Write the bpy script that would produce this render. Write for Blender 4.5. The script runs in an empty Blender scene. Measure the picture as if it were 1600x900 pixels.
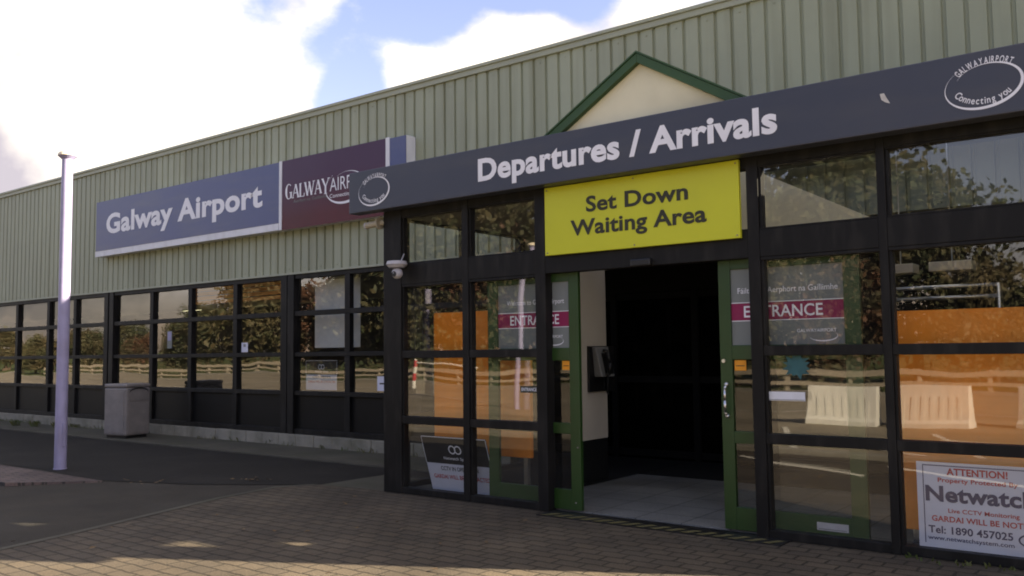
import bpy, bmesh, math, random
from mathutils import Vector, Matrix
random.seed(7)
S = bpy.context.scene
COL = S.collection

# ------------------------------------------------------------------ camera, sky, sun, exposure
cam = bpy.data.objects.new('camera', bpy.data.cameras.new('camera'))
COL.objects.link(cam)
cam.data.sensor_width = 36.0
cam.data.lens = 36.0 * 1385 / 1600
cam.data.clip_start = 0.05
cam.data.clip_end = 2000
yaw, pitch, roll = -.6583, .0715, -.0122
fw = Vector((math.sin(yaw), math.cos(yaw), 0)); rt = Vector((math.cos(yaw), -math.sin(yaw), 0)); up = Vector((0, 0, 1))
f2 = fw * math.cos(pitch) + up * math.sin(pitch); u2 = up * math.cos(pitch) - fw * math.sin(pitch)
r3 = rt * math.cos(roll) + u2 * math.sin(roll); u3 = u2 * math.cos(roll) - rt * math.sin(roll)
cam.matrix_world = Matrix(((r3.x, u3.x, -f2.x, 0), (r3.y, u3.y, -f2.y, -6.859), (r3.z, u3.z, -f2.z, 1.5), (0, 0, 0, 1)))
S.camera = cam

SUN = Vector((1.887, 1.0, .92)).normalized()          # direction towards the sun
EL = math.asin(SUN.z); AZ = math.atan2(SUN.x, SUN.y)
w = bpy.data.worlds.new('World'); S.world = w; w.use_nodes = True
nt = w.node_tree; N = nt.nodes; L = nt.links
bg = N['Background']; bg.inputs[1].default_value = 0.072
sky = N.new('ShaderNodeTexSky'); sky.sky_type = 'NISHITA'; sky.sun_disc = False
sky.sun_elevation = EL; sky.sun_rotation = AZ; sky.air_density = 1.2; sky.dust_density = .6; sky.ozone_density = 2.0
tc = N.new('ShaderNodeTexCoord')
def wmath(op, a, b=None, clamp=False):
    n = N.new('ShaderNodeMath'); n.operation = op; n.use_clamp = clamp
    for i, v in enumerate((a, b)):
        if v is None: continue
        if isinstance(v, (int, float)): n.inputs[i].default_value = v
        else: L.new(v, n.inputs[i])
    return n.outputs[0]
def wnoise(scale, detail, rough=.55, loc=(0, 0, 0), sc=(1, 1, 1)):
    m = N.new('ShaderNodeMapping'); m.inputs['Location'].default_value = loc; m.inputs['Scale'].default_value = sc
    L.new(tc.outputs['Generated'], m.inputs[0])
    n = N.new('ShaderNodeTexNoise'); n.inputs['Scale'].default_value = scale; n.inputs['Detail'].default_value = detail
    n.inputs['Roughness'].default_value = rough; L.new(m.outputs[0], n.inputs['Vector']); return n.outputs['Fac']
def blob(c, r0, r1, wgt):
    d = N.new('ShaderNodeVectorMath'); d.operation = 'DOT_PRODUCT'; L.new(tc.outputs['Generated'], d.inputs[0])
    v = Vector(c).normalized(); d.inputs[1].default_value = v
    m = N.new('ShaderNodeMapRange'); m.interpolation_type = 'SMOOTHSTEP'
    m.inputs[1].default_value = math.cos(math.radians(r1)); m.inputs[2].default_value = math.cos(math.radians(r0))
    m.inputs[3].default_value = 0; m.inputs[4].default_value = wgt
    L.new(d.outputs['Value'], m.inputs[0]); return m.outputs[0]
den = wmath('MULTIPLY', wmath('SUBTRACT', wnoise(4.2, 11, .62, sc=(1, 1, 1.7)), .5), 3.4)
den = wmath('ADD', den, .10)
for b in [((-.855, .425, .27), 1, 18, .95), ((-.90, .395, .18), 3, 12, .5), ((-.765, .577, .284), .5, 4.2, .55), ((-.60, .742, .275), 4.0, 8.4, 1.25), ((-.50, .80, .30), 3, 11, .9),
          ((-.61, .69, .405), 2.0, 6.6, -1.6), ((-.51, .75, .425), 2.0, 6.2, -1.6), ((-.715, .63, .315), .4, 3.8, -.6), ((-.742, .57, .338), .4, 3.6, -.55), ((-.72, .642, .262), .4, 3.2, -.5), ((-.722, .588, .368), .3, 2.6, .6),
          ((-.828, .471, .302), .3, 3.2, -.42), ((-.35, -.9, .3), 15, 50, -.6), ((-.95, -.3, .10), 8, 30, .7), ((.6, .5, .5), 20, 70, .35), ((0, .2, 1), 15, 50, .6)]:
    den = wmath('ADD', den, blob(*b))
ramp = N.new('ShaderNodeValToRGB'); L.new(den, ramp.inputs[0])
ramp.color_ramp.elements[0].position = -.0; ramp.color_ramp.elements[1].position = 1.0; ramp.color_ramp.interpolation = 'EASE'
shade = N.new('ShaderNodeValToRGB'); L.new(wnoise(4.5, 6, .55, loc=(3, 1, 2)), shade.inputs[0])
shade.color_ramp.elements[0].position = .33; shade.color_ramp.elements[0].color = (1.75, 1.60, 1.75, 1)
shade.color_ramp.elements[1].position = .54; shade.color_ramp.elements[1].color = (4.2, 3.85, 3.3, 1)
gain = N.new('ShaderNodeMix'); gain.data_type = 'RGBA'; gain.blend_type = 'MULTIPLY'; gain.inputs[0].default_value = 1
L.new(sky.outputs[0], gain.inputs[6]); gain.inputs[7].default_value = (.88, .67, .72, 1)
mx = N.new('ShaderNodeMix'); mx.data_type = 'RGBA'
far = wmath('SUBTRACT', 1.0, blob((-.55, -.83, .08), 15, 75, .52))      # cloud away from the sun is duller
dull = N.new('ShaderNodeMix'); dull.data_type = 'RGBA'; dull.blend_type = 'MULTIPLY'; dull.inputs[0].default_value = 1
L.new(shade.outputs[0], dull.inputs[6]); L.new(far, dull.inputs[7])
L.new(ramp.outputs[0], mx.inputs[0]); L.new(gain.outputs[2], mx.inputs[6]); L.new(dull.outputs[2], mx.inputs[7])
L.new(mx.outputs[2], bg.inputs[0])

sl = bpy.data.lights.new('sun', 'SUN'); sl.energy = 5.0; sl.angle = math.radians(.5); sl.color = (1, .86, .66)
so = bpy.data.objects.new('sun', sl); COL.objects.link(so)
so.rotation_euler = (-SUN).to_track_quat('-Z', 'Y').to_euler()
V = S.view_settings
V.view_transform = 'Standard'; V.look = 'None'; V.exposure = 2.53; V.gamma = 1; V.use_curve_mapping = False
S.render.engine = 'CYCLES'
S.cycles.max_bounces = 8; S.cycles.transparent_max_bounces = 16; S.cycles.filter_width = 1.9
S.cycles.use_denoising = True
S.cycles.caustics_reflective = False; S.cycles.caustics_refractive = False

# ------------------------------------------------------------------ materials
def mat(name, c, rough=.6, spec=.4, var=.12, vscale=3.0, bump=0.0, bscale=60.0, metal=0.0, stain=None):
    m = bpy.data.materials.new(name); m.use_nodes = True
    n = m.node_tree.nodes; l = m.node_tree.links; b = n['Principled BSDF']
    b.inputs['Roughness'].default_value = rough; b.inputs['Specular IOR Level'].default_value = spec; b.inputs['Metallic'].default_value = metal
    g = n.new('ShaderNodeNewGeometry')
    no = n.new('ShaderNodeTexNoise'); no.inputs['Scale'].default_value = vscale; no.inputs['Detail'].default_value = 6; no.inputs['Roughness'].default_value = .6
    l.new(g.outputs['Position'], no.inputs['Vector'])
    r = n.new('ShaderNodeMapRange'); l.new(no.outputs['Fac'], r.inputs[0]); r.inputs[1].default_value = .25; r.inputs[2].default_value = .75
    r.inputs[3].default_value = 1 - var; r.inputs[4].default_value = 1 + var
    mu = n.new('ShaderNodeMix'); mu.data_type = 'RGBA'; mu.blend_type = 'MULTIPLY'; mu.inputs[0].default_value = 1
    mu.inputs[6].default_value = (*c, 1); l.new(r.outputs[0], mu.inputs[7])
    out = mu.outputs[2]
    if stain:      # (colour, amount, scale vector): streaks of dirt
        mp = n.new('ShaderNodeMapping'); mp.inputs['Scale'].default_value = stain[2]; l.new(g.outputs['Position'], mp.inputs[0])
        sn = n.new('ShaderNodeTexNoise'); sn.inputs['Scale'].default_value = 1; sn.inputs['Detail'].default_value = 7; l.new(mp.outputs[0], sn.inputs['Vector'])
        sr = n.new('ShaderNodeMapRange'); l.new(sn.outputs['Fac'], sr.inputs[0]); sr.inputs[1].default_value = .48; sr.inputs[2].default_value = .72
        sr.inputs[3].default_value = 0; sr.inputs[4].default_value = stain[1]
        sm = n.new('ShaderNodeMix'); sm.data_type = 'RGBA'; l.new(sr.outputs[0], sm.inputs[0]); l.new(out, sm.inputs[6]); sm.inputs[7].default_value = (*stain[0], 1)
        out = sm.outputs[2]
    l.new(out, b.inputs['Base Color'])
    ro = n.new('ShaderNodeMapRange'); l.new(no.outputs['Fac'], ro.inputs[0]); ro.inputs[3].default_value = max(.05, rough - .1); ro.inputs[4].default_value = min(1, rough + .1)
    l.new(ro.outputs[0], b.inputs['Roughness'])
    if bump:
        bn = n.new('ShaderNodeTexNoise'); bn.inputs['Scale'].default_value = bscale; bn.inputs['Detail'].default_value = 4; l.new(g.outputs['Position'], bn.inputs['Vector'])
        bp = n.new('ShaderNodeBump'); bp.inputs['Strength'].default_value = bump; bp.inputs['Distance'].default_value = .01
        l.new(bn.outputs['Fac'], bp.inputs['Height']); l.new(bp.outputs[0], b.inputs['Normal'])
    return m

def glassmat(name, tint=(.90, .91, .89), f0=.10, wav=.0022, dirt=.03):
    m = bpy.data.materials.new(name); m.use_nodes = True
    n = m.node_tree.nodes; l = m.node_tree.links; n.clear()
    out = n.new('ShaderNodeOutputMaterial'); g = n.new('ShaderNodeNewGeometry')
    d = n.new('ShaderNodeVectorMath'); d.operation = 'DOT_PRODUCT'; l.new(g.outputs['Incoming'], d.inputs[0]); l.new(g.outputs['Normal'], d.inputs[1])
    def M(op, a, b=None):
        q = n.new('ShaderNodeMath'); q.operation = op; q.use_clamp = False
        for i, v in enumerate((a, b)):
            if v is None: continue
            if isinstance(v, (int, float)): q.inputs[i].default_value = v
            else: l.new(v, q.inputs[i])
        return q.outputs[0]
    c = M('ABSOLUTE', d.outputs['Value']); k = M('POWER', M('SUBTRACT', 1, c), 4.0)
    fr = M('MINIMUM', M('ADD', f0, M('MULTIPLY', k, 1 - f0)), .95)
    no = n.new('ShaderNodeTexNoise'); no.inputs['Scale'].default_value = 1.3; no.inputs['Detail'].default_value = 1; l.new(g.outputs['Position'], no.inputs['Vector'])
    bp = n.new('ShaderNodeBump'); bp.inputs['Strength'].default_value = 1; bp.inputs['Distance'].default_value = wav; l.new(no.outputs['Fac'], bp.inputs['Height'])
    tr = n.new('ShaderNodeBsdfTransparent'); tr.inputs[0].default_value = (*tint, 1)
    gl = n.new('ShaderNodeBsdfGlossy'); gl.inputs['Roughness'].default_value = .012; l.new(bp.outputs[0], gl.inputs['Normal']); gl.inputs[0].default_value = (1, .98, .95, 1)
    df = n.new('ShaderNodeBsdfDiffuse'); df.inputs[0].default_value = (.4, .38, .33, 1)
    dn = n.new('ShaderNodeTexNoise'); dn.inputs['Scale'].default_value = 5; dn.inputs['Detail'].default_value = 8; l.new(g.outputs['Position'], dn.inputs['Vector'])
    dm = n.new('ShaderNodeMapRange'); l.new(dn.outputs['Fac'], dm.inputs[0]); dm.inputs[1].default_value = .35; dm.inputs[2].default_value = .75
    dm.inputs[3].default_value = dirt * .25; dm.inputs[4].default_value = dirt
    s0 = n.new('ShaderNodeMixShader'); l.new(dm.outputs[0], s0.inputs[0]); l.new(tr.outputs[0], s0.inputs[1]); l.new(df.outputs[0], s0.inputs[2])
    s1 = n.new('ShaderNodeMixShader'); l.new(fr, s1.inputs[0]); l.new(s0.outputs[0], s1.inputs[1]); l.new(gl.outputs[0], s1.inputs[2])
    l.new(s1.outputs[0], out.inputs[0]); return m

def pavermat(name, c1, c2, mortar, rot=0.0, bw=.225, rh=.135, ms=.011, warp=.030, off=.5):
    m = bpy.data.materials.new(name); m.use_nodes = True
    n = m.node_tree.nodes; l = m.node_tree.links; b = n['Principled BSDF']; b.inputs['Specular IOR Level'].default_value = .25
    g = n.new('ShaderNodeNewGeometry')
    wn = n.new('ShaderNodeTexNoise'); wn.inputs['Scale'].default_value = 9; wn.inputs['Detail'].default_value = 2; l.new(g.outputs['Position'], wn.inputs['Vector'])
    wm = n.new('ShaderNodeVectorMath'); wm.operation = 'MULTIPLY_ADD'; l.new(wn.outputs['Color'], wm.inputs[0]); wm.inputs[1].default_value = (warp, warp, 0); l.new(g.outputs['Position'], wm.inputs[2])
    mp = n.new('ShaderNodeMapping'); mp.inputs['Rotation'].default_value = (0, 0, rot); l.new(wm.outputs[0], mp.inputs[0])
    br = n.new('ShaderNodeTexBrick'); l.new(mp.outputs[0], br.inputs['Vector'])
    br.inputs['Color1'].default_value = (*c1, 1); br.inputs['Color2'].default_value = (*c2, 1); br.inputs['Mortar'].default_value = (*mortar, 1)
    br.inputs['Scale'].default_value = 1; br.inputs['Brick Width'].default_value = bw; br.offset = off; br.inputs['Row Height'].default_value = rh
    br.inputs['Mortar Size'].default_value = ms; br.inputs['Mortar Smooth'].default_value = .35; br.inputs['Bias'].default_value = -.1
    no = n.new('ShaderNodeTexNoise'); no.inputs['Scale'].default_value = 1.1; no.inputs['Detail'].default_value = 8; l.new(g.outputs['Position'], no.inputs['Vector'])
    r = n.new('ShaderNodeMapRange'); l.new(no.outputs['Fac'], r.inputs[0]); r.inputs[1].default_value = .3; r.inputs[2].default_value = .7; r.inputs[3].default_value = .68; r.inputs[4].default_value = 1.3
    mu = n.new('ShaderNodeMix'); mu.data_type = 'RGBA'; mu.blend_type = 'MULTIPLY'; mu.inputs[0].default_value = 1; l.new(br.outputs['Color'], mu.inputs[6]); l.new(r.outputs[0], mu.inputs[7])
    fn = n.new('ShaderNodeTexNoise'); fn.inputs['Scale'].default_value = 70; fn.inputs['Detail'].default_value = 5; l.new(g.outputs['Position'], fn.inputs['Vector'])
    r2 = n.new('ShaderNodeMapRange'); l.new(fn.outputs['Fac'], r2.inputs[0]); r2.inputs[1].default_value = .3; r2.inputs[2].default_value = .7; r2.inputs[3].default_value = .78; r2.inputs[4].default_value = 1.22
    m2 = n.new('ShaderNodeMix'); m2.data_type = 'RGBA'; m2.blend_type = 'MULTIPLY'; m2.inputs[0].default_value = 1; l.new(mu.outputs[2], m2.inputs[6]); l.new(r2.outputs[0], m2.inputs[7])
    l.new(m2.outputs[2], b.inputs['Base Color']); b.inputs['Roughness'].default_value = .8
    inv = n.new('ShaderNodeMath'); inv.operation = 'MULTIPLY_ADD'; l.new(br.outputs['Fac'], inv.inputs[0]); inv.inputs[1].default_value = -1
    ad = n.new('ShaderNodeMath'); ad.operation = 'MULTIPLY'; l.new(fn.outputs['Fac'], ad.inputs[0]); ad.inputs[1].default_value = .5; l.new(ad.outputs[0], inv.inputs[2])
    bp = n.new('ShaderNodeBump'); bp.inputs['Strength'].default_value = .8; bp.inputs['Distance'].default_value = .012; l.new(inv.outputs[0], bp.inputs['Height']); l.new(bp.outputs[0], b.inputs['Normal'])
    return m

def leafmat(name, c1, c2):
    m = mat(name, c1, .6, .2, .35, 2.0)
    b = m.node_tree.nodes['Principled BSDF']; l = m.node_tree.links; n = m.node_tree.nodes
    src = b.inputs['Base Color'].links[0].from_socket
    no = n.new('ShaderNodeTexNoise'); no.inputs['Scale'].default_value = .9; g = n.new('ShaderNodeNewGeometry'); l.new(g.outputs['Position'], no.inputs['Vector'])
    r = n.new('ShaderNodeMapRange'); l.new(no.outputs['Fac'], r.inputs[0]); r.inputs[1].default_value = .42; r.inputs[2].default_value = .6
    mx = n.new('ShaderNodeMix'); mx.data_type = 'RGBA'; l.new(r.outputs[0], mx.inputs[0]); l.new(src, mx.inputs[6]); mx.inputs[7].default_value = (*c2, 1)
    l.new(mx.outputs[2], b.inputs['Base Color']); return m

M = {}
M['clad'] = mat('green_steel_cladding', (.305, .325, .232), .5, .3, .09, .9, stain=((.17, .17, .10), .45, (5, 5, .3)))
cm = M['clad']; cn = cm.node_tree.nodes; cll = cm.node_tree.links; cb = cn['Principled BSDF']; csrc = cb.inputs['Base Color'].links[0].from_socket
cg = cn.new('ShaderNodeNewGeometry'); cs = cn.new('ShaderNodeSeparateXYZ'); cll.new(cg.outputs['Position'], cs.inputs[0])
cf = cn.new('ShaderNodeMath'); cf.operation = 'FLOOR'; cll.new(cs.outputs['X'], cf.inputs[0])          # every sheet is a metre wide
cw = cn.new('ShaderNodeTexWhiteNoise'); cw.noise_dimensions = '1D'; cll.new(cf.outputs[0], cw.inputs['W'])
cr = cn.new('ShaderNodeMapRange'); cll.new(cw.outputs['Value'], cr.inputs[0]); cr.inputs[3].default_value = .92; cr.inputs[4].default_value = 1.06
cx = cn.new('ShaderNodeMix'); cx.data_type = 'RGBA'; cx.blend_type = 'MULTIPLY'; cx.inputs[0].default_value = 1; cll.new(csrc, cx.inputs[6]); cll.new(cr.outputs[0], cx.inputs[7]); cll.new(cx.outputs[2], cb.inputs['Base Color'])
M['trim'] = mat('green_steel_flashing', (.32, .335, .25), .5, .35, .08, 1.5)
M['frame'] = mat('charcoal_paint', (.0085, .0082, .0080), .5, .16, .18, 3, stain=((.05, .046, .04), .3, (9, 9, 2)))
M['spandrel'] = mat('dark_panel', (.008, .008, .0078), .45, .15, .2, 2)
M['glass'] = glassmat('porch_glass', f0=.085)
M['glass2'] = glassmat('terminal_glass', tint=(.78, .79, .77), f0=.10, wav=.0022)
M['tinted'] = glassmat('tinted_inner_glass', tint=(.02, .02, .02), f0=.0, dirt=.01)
M['doorglass'] = glassmat('door_glass', tint=(.86, .88, .86), f0=.05, dirt=.02)
M['green'] = mat('green_door_paint', (.016, .046, .007), .4, .45, .12, 4)
M['green2'] = mat('green_fascia_paint', (.033, .074, .024), .5, .35, .12, 4)
M['cream'] = mat('cream_render', (.68, .64, .46), .8, .2, .07, 2, .15, 90, stain=((.36, .32, .19), .5, (1.1, 1.1, .9)))
M['cream_in'] = mat('cream_plaster', (.56, .50, .40), .8, .2, .06, 2)
M['white_in'] = mat('cream_painted_gable', (.82, .77, .60), .8, .2, .05, 2)
M['band'] = mat('slate_sign_board', (.047, .052, .072), .42, .35, .08, 1.2, stain=((.075, .075, .08), .35, (1.5, 1.5, 6)))
M['blue'] = mat('faded_blue_sign', (.066, .078, .18), .35, .4, .12, 1.0, stain=((.12, .12, .17), .4, (.8, .8, 5)))
M['maroon'] = mat('maroon_sign', (.085, .013, .018), .4, .25, .2, 1.0)
M['white'] = mat('white_vinyl', (.74, .74, .78), .5, .3, .08, 4)
M['whitebox'] = mat('white_sign_box', (.66, .67, .70), .5, .3, .08, 3, stain=((.4, .4, .4), .3, (6, 6, 2)))
M['yellow'] = mat('yellow_sign_board', (.53, .54, .02), .4, .4, .05, 2)
M['ink'] = mat('black_ink', (.035, .035, .02), .5, .3, .1, 5)
M['red'] = mat('red_ink', (.42, .05, .05), .5, .3, .1, 5)
M['navy'] = mat('navy_ink', (.045, .045, .11), .5, .3, .1, 5)
M['black2'] = mat('matt_black_frame', (.004, .004, .004), .7, .1, .2, 3)
M['paper'] = mat('white_poster_paper', (.60, .61, .70), .5, .3, .05, 3)
M['black'] = mat('black_card', (.012, .012, .012), .4, .4, .2, 4)
M['decal'] = mat('grey_frosted_film', (.17, .185, .175), .55, .3, .10, 3)
M['magenta'] = mat('crimson_film', (.22, .012, .065), .5, .3, .1, 3)
M['orange'] = mat('orange_board_paint', (.95, .29, .012), .45, .35, .13, 2.5, stain=((.62, .20, .02), .45, (3, 3, 1.2)))
M['sticker'] = mat('orange_sticker', (.75, .30, .02), .5, .3, .1, 8)
M['steel'] = mat('brushed_steel', (.6, .6, .6), .3, .5, .1, 6, metal=1.0)
M['greyplastic'] = mat('grey_plastic', (.24, .24, .245), .45, .4, .1, 8)
M['phone'] = mat('dark_grey_phone_metal', (.21, .21, .20), .45, .4, .15, 8)
M['camera'] = mat('pale_grey_plastic', (.42, .41, .43), .45, .4, .12, 20)
M['cambody'] = mat('cream_camera_plastic', (.36, .32, .24), .5, .4, .12, 20)
M['pole'] = mat('lilac_grey_pole_paint', (.29, .275, .42), .5, .35, .12, 6, stain=((.2, .18, .24), .5, (8, 8, 3)))
M['lamp'] = mat('cream_lamp_lens', (.7, .62, .45), .4, .4, .05, 6)
M['bin'] = mat('taupe_bin_plastic', (.20, .182, .168), .6, .3, .12, 6, .1, 80, stain=((.32, .29, .26), .3, (3, 3, 6)))
M['conc'] = mat('concrete_block', (.24, .225, .18), .85, .2, .25, 3.5, .4, 60, stain=((.09, .09, .055), .6, (2.5, 2.5, 3)))
M['slab'] = mat('concrete_paving', (.078, .072, .055), .85, .2, .25, 1.4, .4, 50, stain=((.05, .055, .03), .5, (1.2, 2, 1)))
M['floor'] = pavermat('grey_floor_tile', (.135, .135, .13), (.115, .115, .112), (.05, .05, .048), 0, .45, .45, .006, .0, 0)
M['mat'] = mat('dark_floor', (.012, .012, .012), .95, .1, .3, 9)
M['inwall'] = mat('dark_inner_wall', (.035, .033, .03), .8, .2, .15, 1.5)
M['ceil'] = mat('interior_ceiling_tile', (.30, .29, .25), .9, .1, .06, 2)
M['apron'] = mat('sunny_concrete_apron', (.24, .205, .15), .9, .2, .25, .5, .5, 60, stain=((.09, .08, .06), .7, (.25, .6, 1)))
M['asphalt'] = mat('old_asphalt', (.046, .040, .031), .9, .2, .3, 1.6, .9, 70, stain=((.062, .058, .05), .5, (.7, .7, 1)))
M['asphalt2'] = mat('dark_new_asphalt', (.0195, .0172, .0142), .9, .2, .3, 1.6, .9, 70, stain=((.034, .030, .025), .5, (1.2, 1.2, 1)))
M['kerb'] = mat('kerb_stone', (.20, .185, .155), .85, .2, .25, 3, .4, 60)
M['paint'] = mat('road_and_lit_kerb_paint', (.55, .52, .45), .8, .2, .25, 6)
M['paver'] = pavermat('brick_paver', (.088, .069, .047), (.070, .057, .041), (.034, .028, .019))
M['paver2'] = pavermat('pink_brick_paver', (.135, .100, .088), (.11, .085, .078), (.05, .045, .04), 1.57)
M['lawn'] = mat('rough_grass', (.07, .085, .028), .95, .1, .4, 1.5, .8, 30)
M['roof'] = mat('grey_roof_sheet', (.22, .23, .2), .6, .3, .1, 1)
M['hy'] = mat('hazard_yellow', (.12, .105, .045), .7, .3, .25, 12)
M['barrier'] = mat('white_barrier_plastic', (.62, .60, .54), .6, .25, .1, 3)
M['wood'] = mat('weathered_rail_timber', (.34, .29, .22), .8, .2, .2, 5)
M['bark'] = mat('tree_bark', (.09, .065, .045), .9, .1, .3, 6, .6, 20)
M['leafd'] = leafmat('dark_leaf', (.045, .054, .026), (.072, .062, .030))
M['leafo'] = leafmat('autumn_leaf', (.088, .070, .034), (.056, .058, .026))
M['leafr'] = leafmat('russet_leaf', (.090, .045, .026), (.052, .046, .024))
M['blind'] = mat('vertical_blind_fabric', (.80, .81, .80), .8, .2, .08, 4)
M['slat'] = mat('orange_strip', (.62, .27, .06), .5, .3, .15, 4)
M['grey'] = mat('worn_white_mark', (.5, .48, .45), .8, .2, .2, 20)
M['teal'] = mat('teal_sticker', (.035, .105, .11), .6, .3, .3, 15)
M['weed'] = leafmat('weed_leaf', (.06, .08, .02), (.10, .09, .03))
M['dry'] = leafmat('dry_leaf', (.14, .09, .04), (.10, .07, .04))

# ------------------------------------------------------------------ mesh helpers
OFF = {}
class MB:
    def __init__(s): s.v = []; s.f = []; s.sm = False
    def add(s, vs, fs):
        o = len(s.v); s.v += [tuple(p) for p in vs]; s.f += [tuple(i + o for i in q) for q in fs]; return s
    def box(s, x0, x1, y0, y1, z0, z1):
        return s.add([(x0, y0, z0), (x1, y0, z0), (x1, y1, z0), (x0, y1, z0), (x0, y0, z1), (x1, y0, z1), (x1, y1, z1), (x0, y1, z1)],
                     [(0, 3, 2, 1), (4, 5, 6, 7), (0, 1, 5, 4), (1, 2, 6, 5), (2, 3, 7, 6), (3, 0, 4, 7)])
    def quad(s, *p): return s.add(p, [tuple(range(len(p)))])
    def hexa(s, b, t): return s.add(list(b) + list(t), [(0, 3, 2, 1), (4, 5, 6, 7), (0, 1, 5, 4), (1, 2, 6, 5), (2, 3, 7, 6), (3, 0, 4, 7)])
    def prism_y(s, pts, y0, y1):      # pts (x,z), extruded along y
        n = len(pts)
        return s.add([(x, y0, z) for x, z in pts] + [(x, y1, z) for x, z in pts],
                     [tuple(range(n)), tuple(range(2 * n - 1, n - 1, -1))] + [(i, i + n, (i + 1) % n + n, (i + 1) % n) for i in range(n)])
    def tube(s, p, q, r0, r1=None, n=12, cap=True):
        r1 = r0 if r1 is None else r1; p = Vector(p); q = Vector(q); d = (q - p).normalized()
        a = d.orthogonal().normalized(); b = d.cross(a)
        vs = [p + (a * math.cos(t) + b * math.sin(t)) * r0 for t in [2 * math.pi * i / n for i in range(n)]]
        vs += [q + (a * math.cos(t) + b * math.sin(t)) * r1 for t in [2 * math.pi * i / n for i in range(n)]]
        fs = [(i, (i + 1) % n, (i + 1) % n + n, i + n) for i in range(n)]
        if cap: fs += [tuple(range(n - 1, -1, -1)), tuple(range(n, 2 * n))]
        return s.add(vs, fs)
    def path(s, pts, r, n=8):
        for a, b in zip(pts, pts[1:]): s.tube(a, b, r, r, n)
        return s
    def ball(s, c, r, sx=1, sy=1, sz=1, n=12):
        o = []; fs = []; m = n // 2
        for i in range(m + 1):
            t = math.pi * i / m
            for j in range(n):
                a = 2 * math.pi * j / n
                o.append((c[0] + r * sx * math.sin(t) * math.cos(a), c[1] + r * sy * math.sin(t) * math.sin(a), c[2] + r * sz * math.cos(t)))
        for i in range(m):
            for j in range(n):
                fs.append((i * n + j, (i + 1) * n + j, (i + 1) * n + (j + 1) % n, i * n + (j + 1) % n))
        return s.add(o, fs)
    def build(s, name, m, parent=None, bevel=0, smooth=False, loc=None):
        off = Vector((0, 0, 0)) if parent is None else OFF[parent.name]
        if loc is not None: off = Vector(loc)
        me = bpy.data.meshes.new(name); me.from_pydata([Vector(p) - off for p in s.v], [], s.f); me.validate(); me.update()
        if smooth:
            for p in me.polygons: p.use_smooth = True
        me.materials.append(m)
        o = bpy.data.objects.new(name, me); COL.objects.link(o)
        if parent is not None: o.parent = parent
        if loc is not None and parent is None: o.location = off
        OFF[o.name] = off
        if bevel:
            b = o.modifiers.new('bevel', 'BEVEL'); b.width = bevel; b.segments = 2; b.limit_method = 'ANGLE'
        return o
def tag(o, label=None, cat=None, group=None, kind=None):
    for k, v in (('label', label), ('category', cat), ('group', group), ('kind', kind)):
        if v: o[k] = v
    return o
def thing(name, loc, label, cat, group=None):
    o = bpy.data.objects.new(name, None); COL.objects.link(o); o.location = loc; OFF[o.name] = Vector(loc); o.empty_display_size = .2
    return tag(o, label, cat, group)
def structure(o): o['kind'] = 'structure'; return o

# text -> flat polygons.  returns (verts2d, faces) of a string at size 1
_glyph = {}
def text_geo(body, bold=0.0):
    k = (body, bold)
    if k not in _glyph:
        c = bpy.data.curves.new('t', 'FONT'); c.body = body; c.offset = bold; c.space_character = 1 + bold * 1.1; c.resolution_u = 4
        o = bpy.data.objects.new('t', c); COL.objects.link(o)
        dg = bpy.context.evaluated_depsgraph_get(); me = bpy.data.meshes.new_from_object(o.evaluated_get(dg))
        _glyph[k] = ([(v.co.x, v.co.y) for v in me.vertices], [tuple(p.vertices) for p in me.polygons])
        bpy.data.objects.remove(o); bpy.data.curves.remove(c); bpy.data.meshes.remove(me)
    return _glyph[k]
CAP = {}
def cap(bold):
    if bold not in CAP:
        v, _ = text_geo('H', bold); CAP[bold] = (min(p[1] for p in v), max(p[1] for p in v))
    return CAP[bold]
def put_text(mb, body, x0, x1, z, h, y, bold=0.0, frame=None):
    """string from x0 to x1, baseline z, capital height h; frame maps (x, z) to a point"""
    v, f = text_geo(body, bold); a = min(p[0] for p in v); b = max(p[0] for p in v); c0, c1 = cap(bold)
    fx = (x1 - x0) / (b - a); fz = h / (c1 - c0)
    P = [(x0 + (p[0] - a) * fx, z + (p[1] - c0) * fz) for p in v]
    mb.add([frame(*p) if frame else (p[0], y, p[1]) for p in P], f)
def arc_text(mb, body, cx, cz, a, b, t0, t1, h, y, bold=.01, inward=False):
    adv = []
    for ch in body:
        v = text_geo(ch, bold)[0] if ch != ' ' else []
        adv.append((max(p[0] for p in v) - min(p[0] for p in v) + .14) if v else .35)
    tot = sum(adv); run = 0; c0, c1 = cap(bold); sc = h / (c1 - c0)
    arc = sum(math.hypot(a * math.sin(math.radians(t0 + (t1 - t0) * (k + .5) / 40)), b * math.cos(math.radians(t0 + (t1 - t0) * (k + .5) / 40))) for k in range(40)) * abs(math.radians(t1 - t0)) / 40
    sx = arc / tot
    for ch, ad in zip(body, adv):
        t = math.radians(t0 + (t1 - t0) * (run + ad / 2) / tot); run += ad
        if ch == ' ': continue
        v, f = text_geo(ch, bold); m = (min(p[0] for p in v) + max(p[0] for p in v)) / 2
        px, pz = cx + a * math.cos(t), cz + b * math.sin(t)
        tx, tz = (-a * math.sin(t), b * math.cos(t)); 
        if t1 < t0: tx, tz = -tx, -tz
        l = math.hypot(tx, tz); tx /= l; tz /= l; nx, nz = -tz, tx
        mb.add([(px + (p[0] - m) * sx * tx + (p[1] - c0) * sc * nx, y, pz + (p[0] - m) * sx * tz + (p[1] - c0) * sc * nz) for p in v], f)
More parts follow.
